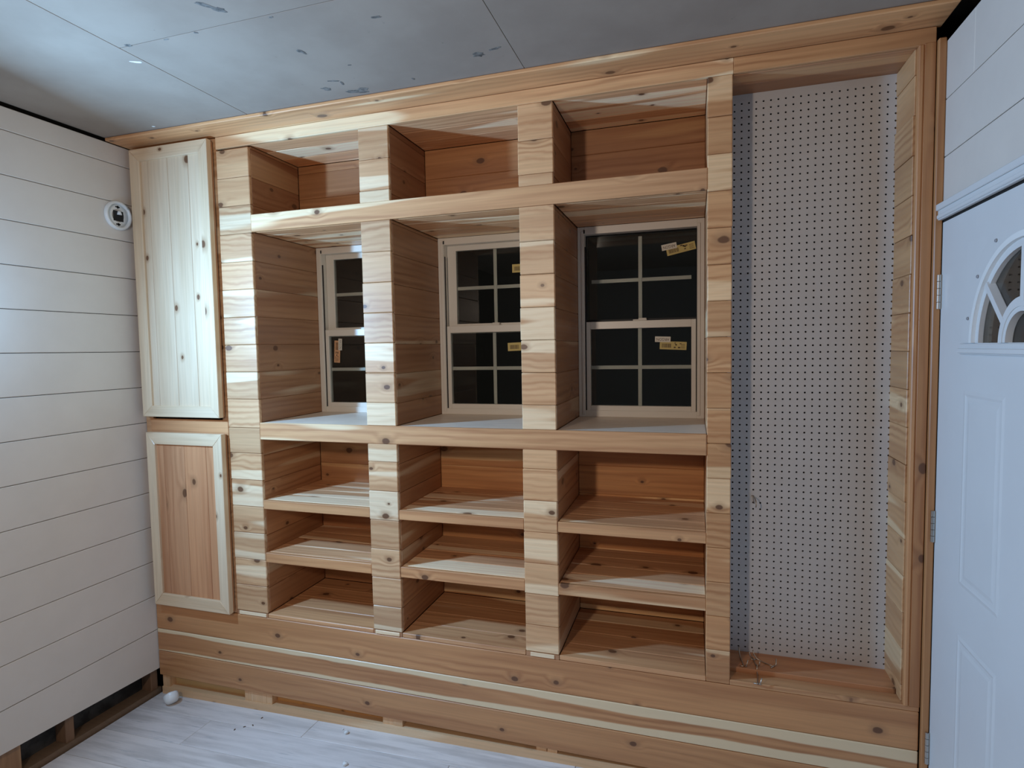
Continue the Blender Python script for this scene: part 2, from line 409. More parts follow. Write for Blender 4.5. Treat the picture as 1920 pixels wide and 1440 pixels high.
# header and rails
hd = boxes('trim_5', [(.512, RW - .022, TH - .004, TH + .004, TOP + .020, HB - .004)], cedar_red); hd.color = (1, 1, 1, .2); tag(hd, kind='structure')
plank('plank', .512, C4R + .002, -.0012, TH - .0045, TOP, HB - .002, 'x', cedar, hd, bev=.002, t=(1.16, 1.2, 1.2), sap=.72)
plank('plank', C4R + .0025, RW - .024, -.0012, TH - .0045, TOP, HB - .002, 'x', cedar, hd, bev=.002, t=(.98, .96, .92), sap=.3)
plank('rail', C1R, C4L, -.0012, TH, R1B, R1T, 'x', cedar, bk, bev=.002, t=(1.06, 1.06, 1.05), sap=.5)
plank('counter_nosing', C1R, C4L, -.0015, TH, CB, CT, 'x', cedar, bk, bev=.003, t=(1.06, 1.06, 1.05), sap=.55)
# horizontal panels made of boards along x
def deck(name, x0, x1, y0, y1, z0, z1, n, m, t=None, saps=None, lab=None, gap=.0008):
    root = boxes(name, [(x0 + .002, x1 - .002, y0 + .004, y1 - .002, z0 + (z1 - z0) * .3, z1 - (z1 - z0) * .3)], cedar_red, bk)
    root.color = (1, 1, 1, .2)
    w = (y1 - y0) / n
    for k in range(n):
        plank('plank', x0 + .0008, x1 - .0008, y0 + k * w + gap, y0 + (k + 1) * w - gap, z0, z1, 'x', m, root, bev=.0022, t=t, sap=(saps[k % len(saps)] if saps else None))
    if lab: root['label'] = lab
    return root
def side(x0, x1, y1, z0, z1, offs, pitch, m, y0=TH, t=None):
    root = boxes('side_panel', [(min(x0, x1) + .004, max(x0, x1) - .004, y0 + .002, y1, z0 + .002, z1 - .002)], cedar_red, bk); root.color = (1, 1, 1, .2)
    for a, b in split(z0, z1, [offs + k * pitch for k in range(-20, 20)]):
        plank('plank', min(x0, x1), max(x0, x1), y0, y1, a + .0006, b - .0006, 'y', m, root, bev=.002, t=t)
def back(x0, x1, yb, z0, z1, offs, pitch, m, t=None, saps=None):
    root = boxes('back_panel', [(x0, x1, yb + .004, yb + .016, z0, z1)], cedar_red, bk); root.color = (1, 1, 1, .2)
    for i, (a, b) in enumerate(split(z0, z1, [offs + k * pitch for k in range(-20, 20)])):
        plank('plank', x0 + .0006, x1 - .0006, yb, yb + .018, a + .0005, b - .0005, 'x', m, root, bev=.002, t=t, sap=saps[i % len(saps)] if saps else None)
OFFS = [1.2417, 1.2300, 1.2298]
for i, (x0, x1) in enumerate(OPEN):
    o = OFFS[i]; red = cedar_red if i != 2 else cedar
    # upper cubby
    deck('soffit', x0, x1, .002, DU, TOP + .0003, TOP + .019, 3, cedar, t=(1.5, 1.55, 1.65), saps=(.5, .7, .55))  # soffit tint lightened, standing in for lamp light on the underside
    deck('cubby_floor', x0, x1, TH + .001, DU, R1T - .022, R1T - .002, 3, cedar)
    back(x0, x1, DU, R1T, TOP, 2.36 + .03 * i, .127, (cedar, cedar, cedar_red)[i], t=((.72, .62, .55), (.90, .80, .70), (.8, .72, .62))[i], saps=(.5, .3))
    side(x0 - .016, x0, DU, R1T, TOP, o, .127, cedar_red, t=(.80, .74, .70)); side(x1, x1 + .016, DU, R1T, TOP, o, .127, cedar)  # left side: shade is put into the darker board tint
    # window bay
    deck('soffit', x0, x1, .004 + TH, DW, R1B + .0003, R1B + .017, 4, cedar, t=(1.4, 1.42, 1.5), saps=(.5, .6))  # lamp light from below is painted into this lighter soffit tint
    sl = boxes('window_sill', [(x0 + .0005, x1 - .0005, TH + .0005, DW + .01, CT - .02, CT - .0004)], sill_mat, bk, bev=.001)
    side(x0 - .016, x0, DW + .01, CT, R1B, o, .1275, cedar, t=((.72, .70, .76), (.62, .56, .56), (.66, .56, .52))[i]); side(x1, x1 + .016, DW + .01, CT, R1B, o, .1275, cedar)  # darker tint paints shade onto the left side boards
    # lower shelves
    back(x0, x1, DL, BT, CB, o - .127 + .03 * i, .133, (cedar_red, cedar, cedar)[i], t=((1.0, .95, .85), (1.1, 1.0, .85), (1.25, 1.12, .92))[i], saps=(.5, .62, .35))
    side(x0 - .016, x0, DL, BT, CB, o - .01, .1275, cedar, t=(.80, .70, .66)); side(x1, x1 + .016, DL, BT, CB, o, .1275, cedar)  # left boards carry painted shade in their darker tint
    deck('soffit', x0, x1, TH + .002, DL, CB + .012, CB + .030, 4, cedar)
    for zb, zt, nm in ((S1B, S1T, 'shelf'), (S2B, S2T, 'shelf')):
        s = deck(nm, x0 + .001, x1 - .001, .021, DL, zt - .020, zt, 4, cedar, t=(1.28, 1.32, 1.42), saps=(.6, .45, .66))
        plank('nosing', x0 + .001, x1 - .001, .0006, .0205, zb, zt, 'x', cedar, s, bev=.002, t=(1.06, 1.02, .98), sap=.5)
    deck('cubby_floor', x0, x1, -.0005, DL, BT - .019, BT, 4, cedar, t=(1.12, 1.10, 1.10), saps=(.5, .35, .4))
# plinth
pl = boxes('baseboard_back', [(.02, 3.352, TH + .001, .03, J3 + .004, BT - .022)], cedar_red); tag(pl, kind='structure'); pl.color = (1, 1, 1, .2)
plank('plank', .003, 3.354, -.001, TH, J1 + .0010, BT - .0205, 'x', cedar, pl, bev=.003, t=(.93, .86, .78), sap=.30)
def sap_board(z0, z1, sap_top, sap_bot):
    """a board with a pale sapwood edge that widens along its length: three strips of one board"""
    plank('plank', .003, 3.354, -.001, TH, z0 + .0010, z1 - .0010, 'x', edge_cedar(sap_top, sap_bot, z1 - z0), pl, bev=.003, t=(.96, .90, .84), sap=.0)
def edge_cedar(top, bot, width):
    m = cedar.copy(); m.name = 'cedar_sap_edge'; nt = m.node_tree; b = nt.nodes['Principled BSDF']
    old = b.inputs['Base Color'].links[0].from_socket
    tc = nt.nodes.new('ShaderNodeTexCoord'); sx = nt.nodes.new('ShaderNodeSeparateXYZ'); L(nt, tc.outputs['Object'], sx.inputs[0])
    wob = math_n(nt, 'MULTIPLY', math_n(nt, 'SUBTRACT', noise(nt, vmul(nt, tc.outputs['Object'], (2.2, 1, 9)), 1, 3), .5), .028)
    zz = math_n(nt, 'ADD', sx.outputs[2], wob)
    def edge(t, sgn):   # t: (width at the left end, width at the right end)
        wd = math_n(nt, 'MULTIPLY_ADD', sx.outputs[0], (t[1] - t[0]) / 3.35, (t[0] + t[1]) / 2)
        q = math_n(nt, 'ADD', math_n(nt, 'MULTIPLY', zz, sgn), wd)
        return ramp(nt, q, width / 2 - .003, width / 2 + .004)
    f = math_n(nt, 'MAXIMUM', edge(top, 1.0), edge(bot, -1.0))
    col = mix_n(nt, math_n(nt, 'MULTIPLY', f, .9), old, (.80, .63, .40))
    L(nt, col, b.inputs['Base Color'])
    return m
sap_board(J2, J1, (.016, .042), (.010, .044))
sap_board(J3, J2, (-.02, -.02), (-.03, -.02))
# rough base frame under the plinth: sole plate, blocks and recessed backing boards
bf = boxes('base_frame', [(.01, 3.352, .075, .085, -.02, .075)], stud_wood, pl); bf.color = (.8, .75, .6, .3)
def tilt_board(name, x0, x1, y0, y1, dz0, dz1, m, t=None):
    vs = [(x - (x0 + x1) / 2, y - y0, floor_z(x, 0) + dz - floor_z((x0 + x1) / 2, 0)) for x in (x0, x1) for y in (y0, y1) for dz in (dz0, dz1)]
    o = mesh(name, vs, [(0, 1, 3, 2), (4, 6, 7, 5), (0, 4, 5, 1), (2, 3, 7, 6), (0, 2, 6, 4), (1, 5, 7, 3)], m, bf)
    o.location = Vector(((x0 + x1) / 2, y0, floor_z((x0 + x1) / 2, 0))) - root_off(bf); return tint(o, t, .45, .05)
tilt_board('sole_plate', .010, 3.352, .004, .074, .0, .037, stud_wood, (1.05, 1.0, .95))
for x0, x1 in ((.012, .055), (.527, .565), (.565, .655), (.655, .687), (1.285, 1.34), (1.34, 1.385), (2.0, 2.045), (2.048, 2.09), (2.72, 2.81)):
    plank('block', x0, x1, .006 + random.uniform(0, .006), .07, floor_z(x0, 0) + .034, J3 + .02, 'z', stud_wood, bf, t=(1.05, .98, .92), bev=.001)
for x0, x1, t in ((.056, .526, (.92, .97, .82)), (.688, 1.284, (1.05, .85, .55)), (1.386, 1.998, (.98, .95, .75)), (2.092, 2.718, (1.0, .85, .62)), (2.812, 3.35, (1, .9, .7))):
    plank('backing_board', x0, x1, .045, .06, floor_z(x0, 0) + .02, J3 + .02, 'x', stud_wood, bf, t=t)

# ------------------------------------------------------------------ corner cabinet with two doors
cb = empty('corner_cabinet', (.25, 0, 0))
tag(cb, 'narrow floor to ceiling cedar cabinet with two framed doors in the left corner', 'cabinet')
ff = boxes('face_frame', [(.004, .05, .002, TH, .46, 2.70), (.05, .51, .002, TH, 1.325, 1.395), (.05, .51, .002, TH, 2.655, 2.704), (.05, .51, .002, TH, .457, .52), (.475, .511, .004, TH, .46, 2.70)], cedar_short, cb, bev=.0015)
tint(ff, (1.0, .97, .94), .5)
plank('frame_rail', .036, .511, -.0012, TH, 1.322, 1.3955, 'x', cedar, cb, t=(1.08, 1.04, 1.02), sap=.4)
boxes('cabinet_interior', [(.006, .50, .03, .05, .47, 2.69)], dark_gap, cb)
def door(name, x0, x1, z0, z1, pm, pt, wl_, wt, wb_, lab):
    y0, y1 = -.042, -.004
    d = boxes(name, [(x0 + .012, x1 - .012, y0 + .024, y1, z0 + .012, z1 - .012)], cedar, cb); tint(d, (.62, .48, .36), .2, 0); d['label'] = lab
    wd = .052
    def mitred(a, b, c_, dd, axis):
        # a..d: four xz corners (outer pair then inner pair)
        cx = sum(p[0] for p in (a, b, c_, dd)) / 4; cz = sum(p[1] for p in (a, b, c_, dd)) / 4
        def loc(p, y):
            return (p[0] - cx, y - y0, p[1] - cz) if axis == 'x' else (p[1] - cz, y - y0, -(p[0] - cx))
        vs = [loc(p, y0 + .002) for p in (a, b, c_, dd)] + [loc(p, y0 + .026) for p in (a, b, c_, dd)]
        # eased front face
        fr = []
        for p in (a, b, c_, dd):
            q = (p[0] + (cx - p[0]) * (.006 if axis == 'x' else .06), p[1] + (cz - p[1]) * (.06 if axis == 'x' else .006)); fr.append(loc(q, y0))
        vs = fr + vs
        fs = [(0, 1, 2, 3), (8, 9, 10, 11)]
        for s in (0, 4):
            for k in range(4): fs.append((s + k, s + (k + 1) % 4, s + 4 + (k + 1) % 4, s + 4 + k))
        o = mesh('rail' if axis == 'x' else 'stile', vs, fs, pine_pale, d)
        o.location = Vector((cx, y0, cz)) - root_off(d)
        if axis != 'x': o.rotation_euler = (0, -math.pi / 2, 0)
        tint(o, (1.04, 1.04, 1.02), .45, .03)
    A, B, C_, D = (x0, z1), (x1, z1), (x1, z0), (x0, z0)
    a, b, c_, dd = (x0 + wl_, z1 - wt), (x1 - wd, z1 - wt), (x1 - wd, z0 + wb_), (x0 + wl_, z0 + wb_)
    mitred(A, B, b, a, 'x'); mitred(D, C_, c_, dd, 'x'); mitred(A, D, dd, a, 'z'); mitred(B, C_, c_, b, 'z')
    # outer edge band, seen as the brown side of the door
    plank('edge_band', x1 - .020, x1 - .0005, y0 + .0262, y1, z0 + .003, z1 - .003, 'z', cedar_red, d, t=(.95, .9, .8), sap=.1)
    plank('edge_band', x0 + .0005, x0 + .020, y0 + .0262, y1, z0 + .003, z1 - .003, 'z', cedar_red, d, t=(.95, .9, .8), sap=.1)
    px0, px1 = x0 + wl_ - .004, x1 - wd + .004
    ed = [px0] + [px0 + (px1 - px0) * f for f in pt] + [px1]
    for q0, q1 in zip(ed[:-1], ed[1:]):
        plank('panel_board', q0 + .0006, q1 - .0006, y0 + .012, y0 + .0238, z0 + wb_ - .004, z1 - wt + .004, 'z', pm, d, bev=.0016, t=(1.0, 1.02, 1.04) if pm is pine_pale else (1.2, 1.16, 1.14), sap=.3)
    return d
door('upper_door', .036, .500, 1.410, 2.692, pine_pale, (.12, .45, .79), .060, .058, .054, 'tall upper cabinet door with pale pine boards')
door('lower_door', .046, .505, .4655, 1.3325, cedar_red, (.13, .48, .84), .052, .058, .060, 'short lower cabinet door with reddish cedar boards')

# ------------------------------------------------------------------ ceiling trim board along the joinery
tr = plank('trim_1', .004, 3.372, -.134, .0175, HB, CEIL - .0008, 'x', cedar, None, bev=.003, t=(1.30, 1.30, 1.28), sap=.5); tag(tr, kind='structure')

# ------------------------------------------------------------------ niche with pegboard at the right
ni = empty('tool_niche', (3.03, 0, .4742))
tag(ni, 'tall narrow cedar niche beside the white door, framing the pegboard', 'niche')
YP = .195
plank('soffit', C4R + .0005, NR - .003, TH + .002, .105, TOP + .0005, TOP + .018, 'x', cedar_red, ni, t=(1.05, 1.0, .95))
plank('soffit', C4R + .0005, NR - .003, .1058, YP + .012, TOP + .0005, TOP + .018, 'x', cedar_red, ni, t=(.9, .86, .82))
plank('floor_board', C4R + .0005, 3.354, -.0005, .068, BT - .019, BT, 'x', cedar, ni, t=(1, .95, .9), sap=.3)
plank('floor_board', C4R + .0005, NR - .012, .062, YP - .0005, BT - .001, BT + .0185, 'x', cedar_red, ni, t=(1.15, 1.05, .95), sap=.45)
sp = boxes('side_panel', [(NR - .004, NR + .012, .004, YP + .03, BT - .01, TOP + .02)], cedar_red, ni); sp.color = (1, 1, 1, .2)
for a, b in split(BT, TOP + .001, [.532 + k * .1275 for k in range(30)]):
    x0a = NR - .017 + random.uniform(-.0025, .002)
    plank('plank', x0a, NR - .0045, TH + .002, YP + .012, a + .0006, b - .0006, 'y', cedar_short, sp, bev=.002, t=(.92, .85, .76), sap=random.choice((.4, .6, .7)))
plank('nosing', NR - .012, NR + .002, -.004, TH + .001, BT - .004, TOP + .003, 'z', cedar, ni, bev=.003, t=(.98, .90, .82), sap=.3)
plank('trim_board', NR + .0025, 3.3555, -.003, TH, BT - .004, 2.66, 'z', cedar, ni, bev=.003, t=(.84, .76, .68), sap=.2)
boxes('back_board', [(C4R - .01, NR + .01, YP + .017, YP + .022, BT - .01, TOP + .02)], dark_gap, ni)
# corner board beside the door
t2 = plank('trim_2', 3.356, 3.3785, -.018, .0, -.0, 2.663, 'z', cedar, None, bev=.003, t=(.84, .72, .58), sap=.2); tag(t2, kind='structure')
# pegboard: real drilled plate
def pegboard():
    p = .0254; hx0, hz0, nx, nz = 2.768, .4985 + .0125, 22, 84
    x_l, x_r, z_b, z_t = C4R - .004, NR - .003, BT + .013, TOP
    X = [x_l] + [hx0 + (i - .5) * p for i in range(1, nx)] + [x_r]
    Z = [z_b] + [hz0 + (j - .5) * p for j in range(1, nz)] + [z_t]
    ox, oz = (x_l + x_r) / 2, z_b; vs = []; fs = []
    for zz in Z:
        for xx in X: vs.append((xx - ox, 0, zz - oz))
    W = len(X); R = .0037
    ang = [math.radians(22.5 + 45 * k) for k in range(8)]
    for j in range(nz):
        for i in range(nx):
            a, b, c_, d = j * W + i, j * W + i + 1, (j + 1) * W + i + 1, (j + 1) * W + i
            cx, cz = hx0 + i * p - ox, hz0 + j * p - oz; n0 = len(vs)
            for t in ang: vs.append((cx + R * math.cos(t), 0, cz + R * math.sin(t)))
            for t in ang: vs.append((cx + R * math.cos(t), .005, cz + R * math.sin(t)))
            h = [n0 + k for k in range(8)]
            # corners: c (+,+) near h0/h1, d (-,+) near h2/h3, a (-,-) h4/h5, b (+,-) h6/h7
            fs += [(c_, h[1], h[0]), (d, h[3], h[2]), (a, h[5], h[4]), (b, h[7], h[6]),
                   (c_, d, h[2], h[1]), (d, a, h[4], h[3]), (a, b, h[6], h[5]), (b, c_, h[0], h[7])]
            fs += [(h[k], h[(k + 1) % 8], h[(k + 1) % 8] + 8, h[k] + 8) for k in range(8)]
    o = mesh('pegboard', vs, fs, peg_mat); o.location = (ox, YP, oz)
    return o
pg = pegboard(); tag(pg, 'tall white perforated pegboard fixed in the back of the right niche', 'pegboard')

# ------------------------------------------------------------------ windows
def text_mesh(body, size):
    cu = bpy.data.curves.new('t', 'FONT'); cu.body = body; cu.size = size; cu.align_x = 'CENTER'; cu.align_y = 'CENTER'; cu.resolution_u = 2
    o = bpy.data.objects.new('t', cu); COL.objects.link(o); C.view_layer.update()
    me = bpy.data.meshes.new_from_object(o.evaluated_get(C.evaluated_depsgraph_get()))
    bpy.data.objects.remove(o); return me
def sticker(parent, loc, ang, w, h, paper, kind, lab):
    """printed sticker facing -y: paper plus slightly raised print"""
    vs, fs, mi = [], [], []
    def quad(x0, x1, z0, z1, y, m):
        n = len(vs); vs.extend([(x0, y, z0), (x1, y, z0), (x1, y, z1), (x0, y, z1)]); fs.append((n, n + 1, n + 2, n + 3)); mi.append(m)
    def slab(x0, x1, z0, z1, y0, y1, m):
        n = len(vs); vs.extend([(x, y, z) for x in (x0, x1) for y in (y0, y1) for z in (z0, z1)])
        for q in [(0, 1, 3, 2), (4, 6, 7, 5), (0, 4, 5, 1), (2, 3, 7, 6), (0, 2, 6, 4), (1, 5, 7, 3)]: fs.append(tuple(n + k for k in q)); mi.append(m)
    slab(-w / 2, w / 2, -h / 2, h / 2, -.0004, 0, 0)
    if kind == 'word':
        me = text_mesh('ARGON', h * .72); n = len(vs)
        xsp = max(v.co.x for v in me.vertices) - min(v.co.x for v in me.vertices); k = w * .82 / xsp
        for v in me.vertices: vs.append((-v.co.x * k, -.0006, -v.co.y))
        for p in me.polygons: fs.append(tuple(n + q for q in p.vertices)); mi.append(1)
    else:
        r = random.Random(int(w * 1e5) + len(kind))
        x = -w * .42
        while x < -w * .08:
            b = r.uniform(.001, .0028); quad(x, x + b, -h * .28, h * .22, -.0006, 1); x += b + r.uniform(.0008, .002)
        for k in range(7):
            x = w * r.uniform(-.02, .24); z = h * r.uniform(-.32, .3); quad(x, x + w * r.uniform(.04, .09), z, z + h * r.uniform(.08, .18), -.0006, 1)
        for k in range(4): quad(w * .29, w * .44, -h * .3 + k * h * .16, -h * .3 + k * h * .16 + h * .05, -.0006, 1)
    o = mesh('sticker', vs, fs, [paper, ink], parent, mi); o.location = Vector(loc) - root_off(parent); o.rotation_euler = (0, ang, 0); o['label'] = lab
    return o
def window(n, x0, x1, upper_bare):
    z0, z1 = CT, R1B - .0005
    wn = boxes('window_%d' % n, [(x0 + .001, x0 + .032, DW, .545, z0, z1), (x1 - .032, x1 - .001, DW, .545, z0, z1), (x0 + .032, x1 - .032, DW, .545, z1 - .034, z1), (x0 + .032, x1 - .032, DW, .545, z0, z0 + .030),
                                 (x0 + .018, x0 + .030, DW - .004, DW, z0 + .012, z1 - .02), (x1 - .030, x1 - .018, DW - .004, DW, z0 + .012, z1 - .02)], white_vinyl, None, bev=.0012)
    tag(wn, kind='structure')
    boxes('track_groove', [(x0 + .034, x0 + .038, DW + .003, DW + .008, z0 + .03, z1 - .09)], black_slot, wn)
    boxes('latch', [(x0 + .030, x0 + .036, DW - .005, DW - .001, z1 - .030, z1 - .014)], black_slot, wn, bev=.001)
    mid = 1.812
    # lower sash, inner track
    f = .056; ly0, ly1 = DW + .006, DW + .036
    ls = boxes('lower_sash', [(x0 + .036, x0 + f, ly0, ly1, z0 + .028, mid + .017), (x1 - f, x1 - .036, ly0, ly1, z0 + .028, mid + .017), (x0 + f, x1 - f, ly0, ly1, z0 + .028, z0 + .052), (x0 + f, x1 - f, ly0, ly1, mid - .017, mid + .017)], white_vinyl, wn, bev=.0015)
    gx0, gx1, gz0, gz1 = x0 + f, x1 - f, z0 + .052, mid - .017
    boxes('pane', [(gx0 - .002, gx1 + .002, ly0 + .012, ly0 + .018, gz0 - .002, gz1 + .002)], glass, ls)
    cx = (x0 + x1) / 2; zc = 1.617
    mw = .0085
    boxes('muntin', [(cx - mw, cx + mw, ly0 + .020, ly0 + .026, gz0, gz1)], white_vinyl, ls, bev=.001)
    boxes('muntin', [(gx0, cx - mw - .0002, ly0 + .020, ly0 + .026, zc - mw, zc + mw), (cx + mw + .0002, gx1, ly0 + .020, ly0 + .026, zc - mw, zc + mw)], white_vinyl, ls, bev=.001)
    # sash lock on the meeting rail
    boxes('sash_lock', [(cx - .030, cx + .032, ly0 + .004, ly0 + .026, mid + .0172, mid + .023), (cx - .006, cx + .030, ly0 + .008, ly0 + .022, mid + .0232, mid + .029)], white_vinyl, ls, bev=.0015)
    # upper sash, outer track
    uy0, uy1 = DW + .040, DW + .066; fu = .034 if upper_bare else .080
    um = black_slot if upper_bare else white_vinyl
    top = z1 - (.036 if upper_bare else .060)
    us = boxes('upper_sash', [(x0 + .033, x0 + fu, uy0, uy1, mid - .02, z1 - .034), (x1 - fu, x1 - .033, uy0, uy1, mid - .02, z1 - .034), (x0 + fu, x1 - fu, uy0, uy1, top, z1 - .034), (x0 + fu, x1 - fu, uy0, uy1, mid - .02, mid + .028)], um, wn, bev=.001)
    gx0, gx1, gz0, gz1 = x0 + fu, x1 - fu, mid + .028, top
    boxes('pane', [(gx0 - .0005, gx1 + .0005, uy0 + .008, uy0 + .014, gz0 - .0005, gz1 + .0005)], glass, us)
    zc = 2.018; i = .022 if upper_bare else 0
    boxes('muntin', [(cx - mw, cx + mw, uy0 + .016, uy0 + .022, gz0, gz1 - i * .6)], white_vinyl, us, bev=.001)
    boxes('muntin', [(gx0 + i, cx - mw - .0002, uy0 + .016, uy0 + .022, zc - mw, zc + mw), (cx + mw + .0002, gx1 - i, uy0 + .016, uy0 + .022, zc - mw, zc + mw)], white_vinyl, us, bev=.001)
    return wn, ls, us
w1, l1, u1 = window(1, C1R, C2L, False); w2, l2, u2 = window(2, C2R, C3L, False); w3, l3, u3 = window(3, C3R, C4L, True)
gy = DW + .0175; gu = DW + .0475
sticker(l1, (.792, gy, 1.712), math.pi / 2 + .06, .118, .036, sticker_orange, 'code', 'orange printed sticker')
sticker(l1, (.812, gy - .0006, 1.750), -math.pi / 2 + .05, .062, .022, sticker_white, 'word', 'small white ARGON sticker')
sticker(u2, (1.842, gu, 2.102), 0, .135, .040, sticker_yellow, 'code', 'yellow barcode sticker')
sticker(l2, (1.822, gy, 1.722), -.03, .135, .040, sticker_yellow, 'code', 'yellow barcode sticker')
sticker(u3, (2.566, gu, 2.146), -.20, .126, .036, sticker_yellow, 'code', 'yellow barcode sticker')
sticker(u3, (2.515, gu - .0006, 2.158), -.16, .066, .026, sticker_white, 'word', 'white ARGON sticker, upside down')
sticker(l3, (2.533, gy, 1.713), .05, .116, .036, sticker_yellow, 'code', 'yellow barcode sticker')
sticker(l3, (2.488, gy - .0006, 1.742), .04, .068, .025, sticker_white, 'word', 'white ARGON sticker, upside down')

# ------------------------------------------------------------------ white door in the right wall
DX = RW
dr = boxes('door_1', [(DX, DX + .044, DY1, DY0, .03, 1.664), (DX, DX + .044, -.200, DY0, 1.664, DTOP), (DX, DX + .044, DY1, -.850, 1.664, DTOP), (DX, DX + .044, -.850, -.200, 1.995, DTOP)], door_paint)
tag(dr, kind='structure')
YC, ZC = -.525, 1.705
def arc_band(name, r0, r1, x0, x1, m, parent, a0=0, a1=math.pi, seg=36, zc=ZC):
    """half ring standing in the wall plane, from x0 (room side) to x1"""
    vs, fs = [], []; off = root_off(parent)
    for k in range(seg + 1):
        t = a0 + (a1 - a0) * k / seg
        for r, x in ((r0, x0), (r1, x0), (r1, x1), (r0, x1)):
            vs.append((x - off.x, YC + r * math.cos(t) - off.y, zc + r * math.sin(t) - off.z))
    for k in range(seg):
        for q in range(4):
            a, b = k * 4 + q, k * 4 + (q + 1) % 4; fs.append((a, b, b + 4, a + 4))
    fs += [(0, 1, 2, 3), (seg * 4, seg * 4 + 1, seg * 4 + 2, seg * 4 + 3)]
    return mesh(name, vs, fs, m, parent)
# fill of the slab between the arched light and the rectangular cut
def spandrel():
    vs, fs = [], []; r = .262; seg = 32
    Yl, Yr, Zt = -.200, -.850, 1.995
    ring = []; outer = []
    ca = math.atan2(Zt - ZC, .325); angs = sorted([math.pi * k / seg for k in range(seg + 1)] + [ca, math.pi - ca])
    for t in angs:
        y, zz = math.cos(t), math.sin(t)
        s = min((.325) / abs(y) if abs(y) > 1e-6 else 9, (Zt - ZC) / zz if zz > 1e-6 else 9)
        ring.append((YC + r * y, ZC + r * zz)); outer.append((YC + s * y, ZC + s * zz))
    for (a, b) in zip(ring, outer):
        for p in (a, b): vs.append((DX, *p))
        for p in (a, b): vs.append((DX + .044, *p))
    for k in range(len(angs) - 1):
        a = k * 4; b = a + 4
        fs += [(a, a + 1, b + 1, b), (a + 2, b + 2, b + 3, a + 3), (a, b, b + 2, a + 2)]
    n = len(vs)
    vs += [(x, y, z) for x in (DX, DX + .044) for y in (-.85, -.2) for z in (1.664, ZC)]
    for q in [(0, 1, 3, 2), (4, 6, 7, 5), (0, 4, 5, 1), (2, 3, 7, 6), (0, 2, 6, 4), (1, 5, 7, 3)]: fs.append(tuple(n + k for k in q))
    return mesh('spandrel', vs, fs, door_paint, dr)
spandrel()
fan = arc_band('fan_light', .268, .330, DX - .006, DX + .001, door_paint, dr)
arc_band('rim', .2525, .2675, DX - .013, DX + .020, white_plastic, fan)
arc_band('bead', .234, .2523, DX - .003, DX + .012, door_paint, fan)
arc_band('hub_ring', .076, .112, DX - .008, DX + .010, door_paint, fan)
arc_band('hub_bead', .088, .100, DX - .0105, DX - .0081, door_paint, fan)
boxes('ledge', [(DX - .010, DX + .002, YC - .335, YC + .335, 1.672, 1.7035), (DX - .018, DX - .0101, YC - .330, YC + .330, 1.676, 1.690)], door_paint, fan, bev=.002)
def spoke(p, q, wd):
    (ya, za), (yb, zb) = p, q; d = Vector((0, yb - ya, zb - za)).normalized(); n = Vector((0, -d.z, d.y)) * wd / 2; off = root_off(fan)
    vs = []
    for x, s in ((DX - .009, .7), (DX + .010, 1)):
        for e in (Vector((x, ya, za)) + n * s, Vector((x, ya, za)) - n * s, Vector((x, yb, zb)) - n * s, Vector((x, yb, zb)) + n * s): vs.append(e - off)
    mesh('mullion', vs, [(0, 1, 2, 3), (4, 5, 6, 7), (0, 1, 5, 4), (1, 2, 6, 5), (2, 3, 7, 6), (3, 0, 4, 7)], door_paint, fan)
spoke((-.338, 1.862), (-.440, 1.752), .024); spoke((2 * YC + .338, 1.862), (2 * YC + .440, 1.752), .024); spoke((YC, 1.79), (YC, 1.95), .024)
# glass as one half disc
vs = []; seg = 36
for x in (DX + .008, DX + .014):
    for k in range(seg + 1):
        t = math.pi * k / seg; vs.append((x, YC + .245 * math.cos(t), ZC + .245 * math.sin(t)))
n = seg + 1
mesh('pane', vs, [tuple(range(n)), tuple(range(n, 2 * n))] + [(k, (k + 1) % n, n + (k + 1) % n, n + k) for k in range(n)], glass, fan)
for y, z in ((-.2163, 1.7791), (-.262, 1.908), (-.37, 2.0)):
    r_, q_ = math.hypot(y - YC, z - ZC), .30
    M4 = Matrix.Translation((DX - .0075, YC + (y - YC) / r_ * q_, ZC + (z - ZC) / r_ * q_)) @ Matrix.Rotation(-math.pi / 2, 4, 'Y')
    lathe('screw_plug', [(0, .002), (.004, .002), (.005, 0)], plain('plug_grey', (.3, .3, .32), .5), fan, M4, 12)
# raised panels on the slab
def door_panel(y0, y1, z0, z1):
    e = .022; vs = []
    ring = [(y0, z0), (y1, z0), (y1, z1), (y0, z1)]
    cy, cz = (y0 + y1) / 2, (z0 + z1) / 2
    for ins, x in ((0, .0003), (.012, -.0022), (.022, .0010), (.040, -.0018)):
        for y, z in ring: vs.append((DX + x, y + (ins if y < cy else -ins), z + (ins if z < cz else -ins)))
    fs = []
    for s in (0, 4, 8):
        for k in range(4): fs.append((s + k, s + (k + 1) % 4, s + 4 + (k + 1) % 4, s + 4 + k))
    fs.append((12, 13, 14, 15)); mesh('raised_panel', vs, fs, door_paint, dr)
for (za, zb) in ((.985, 1.568), (.20, .835)):
    door_panel(-.445, -.205, za, zb); door_panel(-.845, -.605, za, zb)
# hinges
for z0, z1 in ((1.8138, 1.924), (1.052, 1.1575), (.291, .4013)):
    h = boxes('hinge', [(3.3770, 3.3835, DY0 - .002, DY0 + .0035, z0, z1)], steel, dr)
    nk = 5; s = (z1 - z0) / nk
    for k in range(nk):
        M4 = Matrix.Translation(Vector((3.3715, DY0 - .002, z0 + k * s + .001)))
        lathe('knuckle', [(0, 0), (.0056, 0), (.006, .0004), (.006, s - .0016), (.0056, s - .0012), (0, s - .0012)], steel, h, M4, 16, smooth=False)
